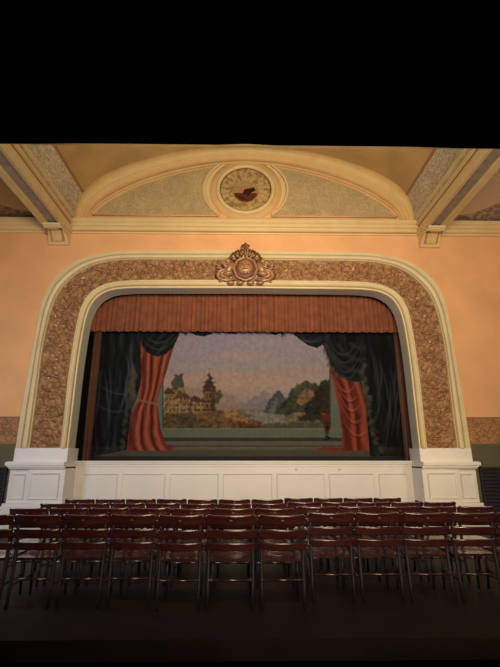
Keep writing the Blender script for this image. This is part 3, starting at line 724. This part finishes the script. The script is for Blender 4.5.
# fringes and tassels
fringe = lambda pts_, wd, col, k: [mixc(1, s2l(col), np.clip(1.5-1.5*np.hypot((Uw-x)/wd, (Vw-y)/wd/1.4), 0, 1)*k) for x, y in pts_]
fringe([(325,347),(325,352),(327,358),(329,364),(332,369),(337,374),(343,378)], 2.8, (92,80,66), .7)
fringe([(362,372),(364,380),(365,388),(366,396),(367,404),(369,412),(371,422),(373,432),(376,442),(381,449)], 4.0, (92,80,62), .65)
fringe([(364,366),(366,390),(370,398)], 3, (110,104,92), .5)
fringe([(133,371),(134,377),(132,384),(131,390),(133,396)], 4.5, (98,84,60), .75)
fringe([(129,400),(130,406),(127,414),(125,422),(124,432),(123,442),(122,448)], 3.6, (84,76,66), .6)
fringe([(186,334),(283,335)], 2, (60,50,44), .9)
mixc((V > 447) & ((U < 130) | (U > 365)), s2l((70,64,54)), .5*np.clip(fbm(U/3, V/2)*2-.5, 0, 1))
C *= (.86+.28*fbm(U/2.1+3, V/2.6+8))[:, None]
# faint creases in the canvas
C *= (1-.05*(np.abs((U-245) % 27-13.5) < .7))[:, None]
DROPK = 0.56
C = C*np.array([.92, .99, 1.12])
C = np.clip(C*DROPK, 0, 1)
dr = thing('painted_drop_curtain', 'old painted canvas curtain showing a riverside town between dark green and red drapes', 'curtain', (0, YD, dz0-.09))
wv = .012*np.sin(GX*3.1)+.006*np.sin(GX*7+1)
pts = np.stack([GX.ravel(), wv.ravel(), GZ.ravel()-(dz0-.09)], 1)
cv = grid_paint('canvas', pts, NX, NZ, C, attr_mat('scenic_paint', .9), dr)
bm = bmesh.new(); box(bm, dx0, dx1, -.03, .03, 0.0, .095, .01); link('bottom_batten', bm, M['black'], dr)

# ================================================================ CHAIRS
def make_chair():
    t = thing('theatre_chair', '', 'chair', (0, 0, 0), 'rows of dark wooden theatre chairs')
    W2 = .243
    def back_y(x, z): return -.235-.20*(z-.44)+.05*(x/W2)**2-.0          # leaning back, curved round the sitter
    def panel(z0, z1, horns, th=.016):
        bm = bmesh.new(); nx, nz = 16, 6; F, B = [], []
        for j in range(nz+1):
            rf, rb = [], []
            for i in range(nx+1):
                x = -W2+2*W2*i/nx; u = abs(x/W2)
                zt = z1-horns*(1-u**3)+(-.02*max(0, u-.93)/.07 if horns else 0)
                z = z0+(zt-z0)*j/nz; y = back_y(x, z)
                roll = .012*math.sin(PI*j/nz*.5) if horns and j >= nz-1 else 0
                rf.append((x, y+th/2, z)); rb.append((x, y-th/2-roll, z))
            F.append(rf); B.append(rb)
        VF = loft(bm, F); VB = loft(bm, B)
        def st(a, b): 
            for i in range(len(a)-1): bm.faces.new((a[i], a[i+1], b[i+1], b[i]))
        st(VF[0], VB[0]); st(VF[-1], VB[-1]); st([r[0] for r in VF], [r[0] for r in VB]); st([r[-1] for r in VF], [r[-1] for r in VB])
        return bm
    link('crest_rail', panel(.755, .862, .012), M['chair'], t, True)
    link('back_slat', panel(.63, .715, 0), M['chair'], t, True)
    link('back_slat', panel(.52, .59, 0), M['chair'], t, True)
    bm = bmesh.new(); nx = 10; rows_t, rows_b = [], []
    for j in range(nx+1):
        y = -.21+.42*j/nx; hw = .225-.015*(j/nx)
        rows_t.append([(-hw+2*hw*i/nx, y, .445-.014*math.sin(PI*i/nx)*math.sin(PI*min(1, j/nx*1.1))-.012*(j/nx)**6) for i in range(nx+1)])
        rows_b.append([(-hw+2*hw*i/nx, y, .42-.008*(j/nx)**6) for i in range(nx+1)])
    VF = loft(bm, rows_t); VB = loft(bm, rows_b)
    def st(a, b):
        for i in range(len(a)-1): bm.faces.new((a[i], a[i+1], b[i+1], b[i]))
    st(VF[0], VB[0]); st(VF[-1], VB[-1]); st([r[0] for r in VF], [r[0] for r in VB]); st([r[-1] for r in VF], [r[-1] for r in VB])
    link('seat', bm, M['chair'], t)
    for s in (-1, 1):
        bm = bmesh.new()
        pts = [(s*.205, -.27, 0.004), (s*.207, -.235, .2), (s*.208, -.212, .42), (s*.208, -.19+back_y(.2, .55)+.235-.03, .55), (s*.21, back_y(.21, .7)+.022, .70), (s*.212, back_y(.21, .84)+.022, .835)]
        tube(bm, pts, [.016, .018, .02, .018, .016, .014], 8); link('leg', bm, M['iron'], t, True)
        bm = bmesh.new(); tube(bm, [(s*.195, .20, 0.006), (s*.192, .185, .2), (s*.19, .175, .425)], [.014, .017, .019], 8); link('leg', bm, M['iron'], t, True)
    bm = bmesh.new()
    for s in (-1, 1): tube(bm, [(s*.206, -.24, .20), (s*.192, .185, .20)], .011, 6)
    tube(bm, [(-.206, -.24, .26), (.206, -.24, .26)], .011, 6)
    link('stretcher', bm, M['chair'], t, True)
    bm = bmesh.new(); box(bm, -.016, .016, back_y(0, .81)-.022, back_y(0, .81)-.006, .80, .812, .003); link('number_plate', bm, M['brass'], t)
    return t
proto = make_chair(); used = [False]
def dup(root):
    r = root.copy(); COL.objects.link(r)
    for ch in list(root.children):
        c = ch.copy(); COL.objects.link(c); c.parent = r
    return r
ORD = ['first', 'second', 'third', 'fourth', 'fifth', 'sixth', 'seventh', 'eighth', 'ninth', 'tenth', 'eleventh', 'twelfth', 'thirteenth']
# gaps between chair backs along each row as seen, the px height of their tops, depth
ROWS = [('row nearest the stage', [64,94.5,125,156,187,218,251,284,313.7,343.5,373.5,402], 7.64),
        ('second row from the stage', [39,74,109.5,145,180,216,251.5,287,322,357.5,391.5,424.5,457], 6.60),
        ('third row from the stage', [8,48,88.5,129.5,170.5,212,254,296,338,379,419,458,496], 5.72),
        ('row farthest from the stage', [-35.5,12.5,60.5,108.5,156.5,204.5,257.5,307,355,402,451,498,546], 4.82)]
HT = {0: (498.3, 499.3, 496.8), 1: (502.2, 503.5, 500.3), 2: (507, 508, 505.3), 3: (512.2, 511.5, 511.6)}
for ri, (nm, gaps, d0) in enumerate(ROWS):
    nC = len(gaps)-1
    for i in range(nC):
        g0, g1 = gaps[i], gaps[i+1]; m = (g0+g1)/2; s_px = g1-g0
        blk = 0 if m < 180 else (1 if m < 285 else 2)
        d = d0*((1/1.03) if blk == 0 else (1/1.05 if blk == 1 else 1.0))
        o = proto if not used[0] else dup(proto); used[0] = True
        y = d+.31                                   # seat centre lies in front of the back
        pt = P(m, HT[ri][blk], d)
        o.location = (pt.x*1.0, y, floor_z(y))
        o.scale = ((P(g1, HT[ri][blk], d).x-P(g0, HT[ri][blk], d).x-.014)/.486, 1, 1)
        o['label'] = 'dark cherry wooden theatre chair, %s from the left in the %s' % (ORD[i], nm)
        o['category'] = 'chair'; o['group'] = 'rows of dark wooden theatre chairs'
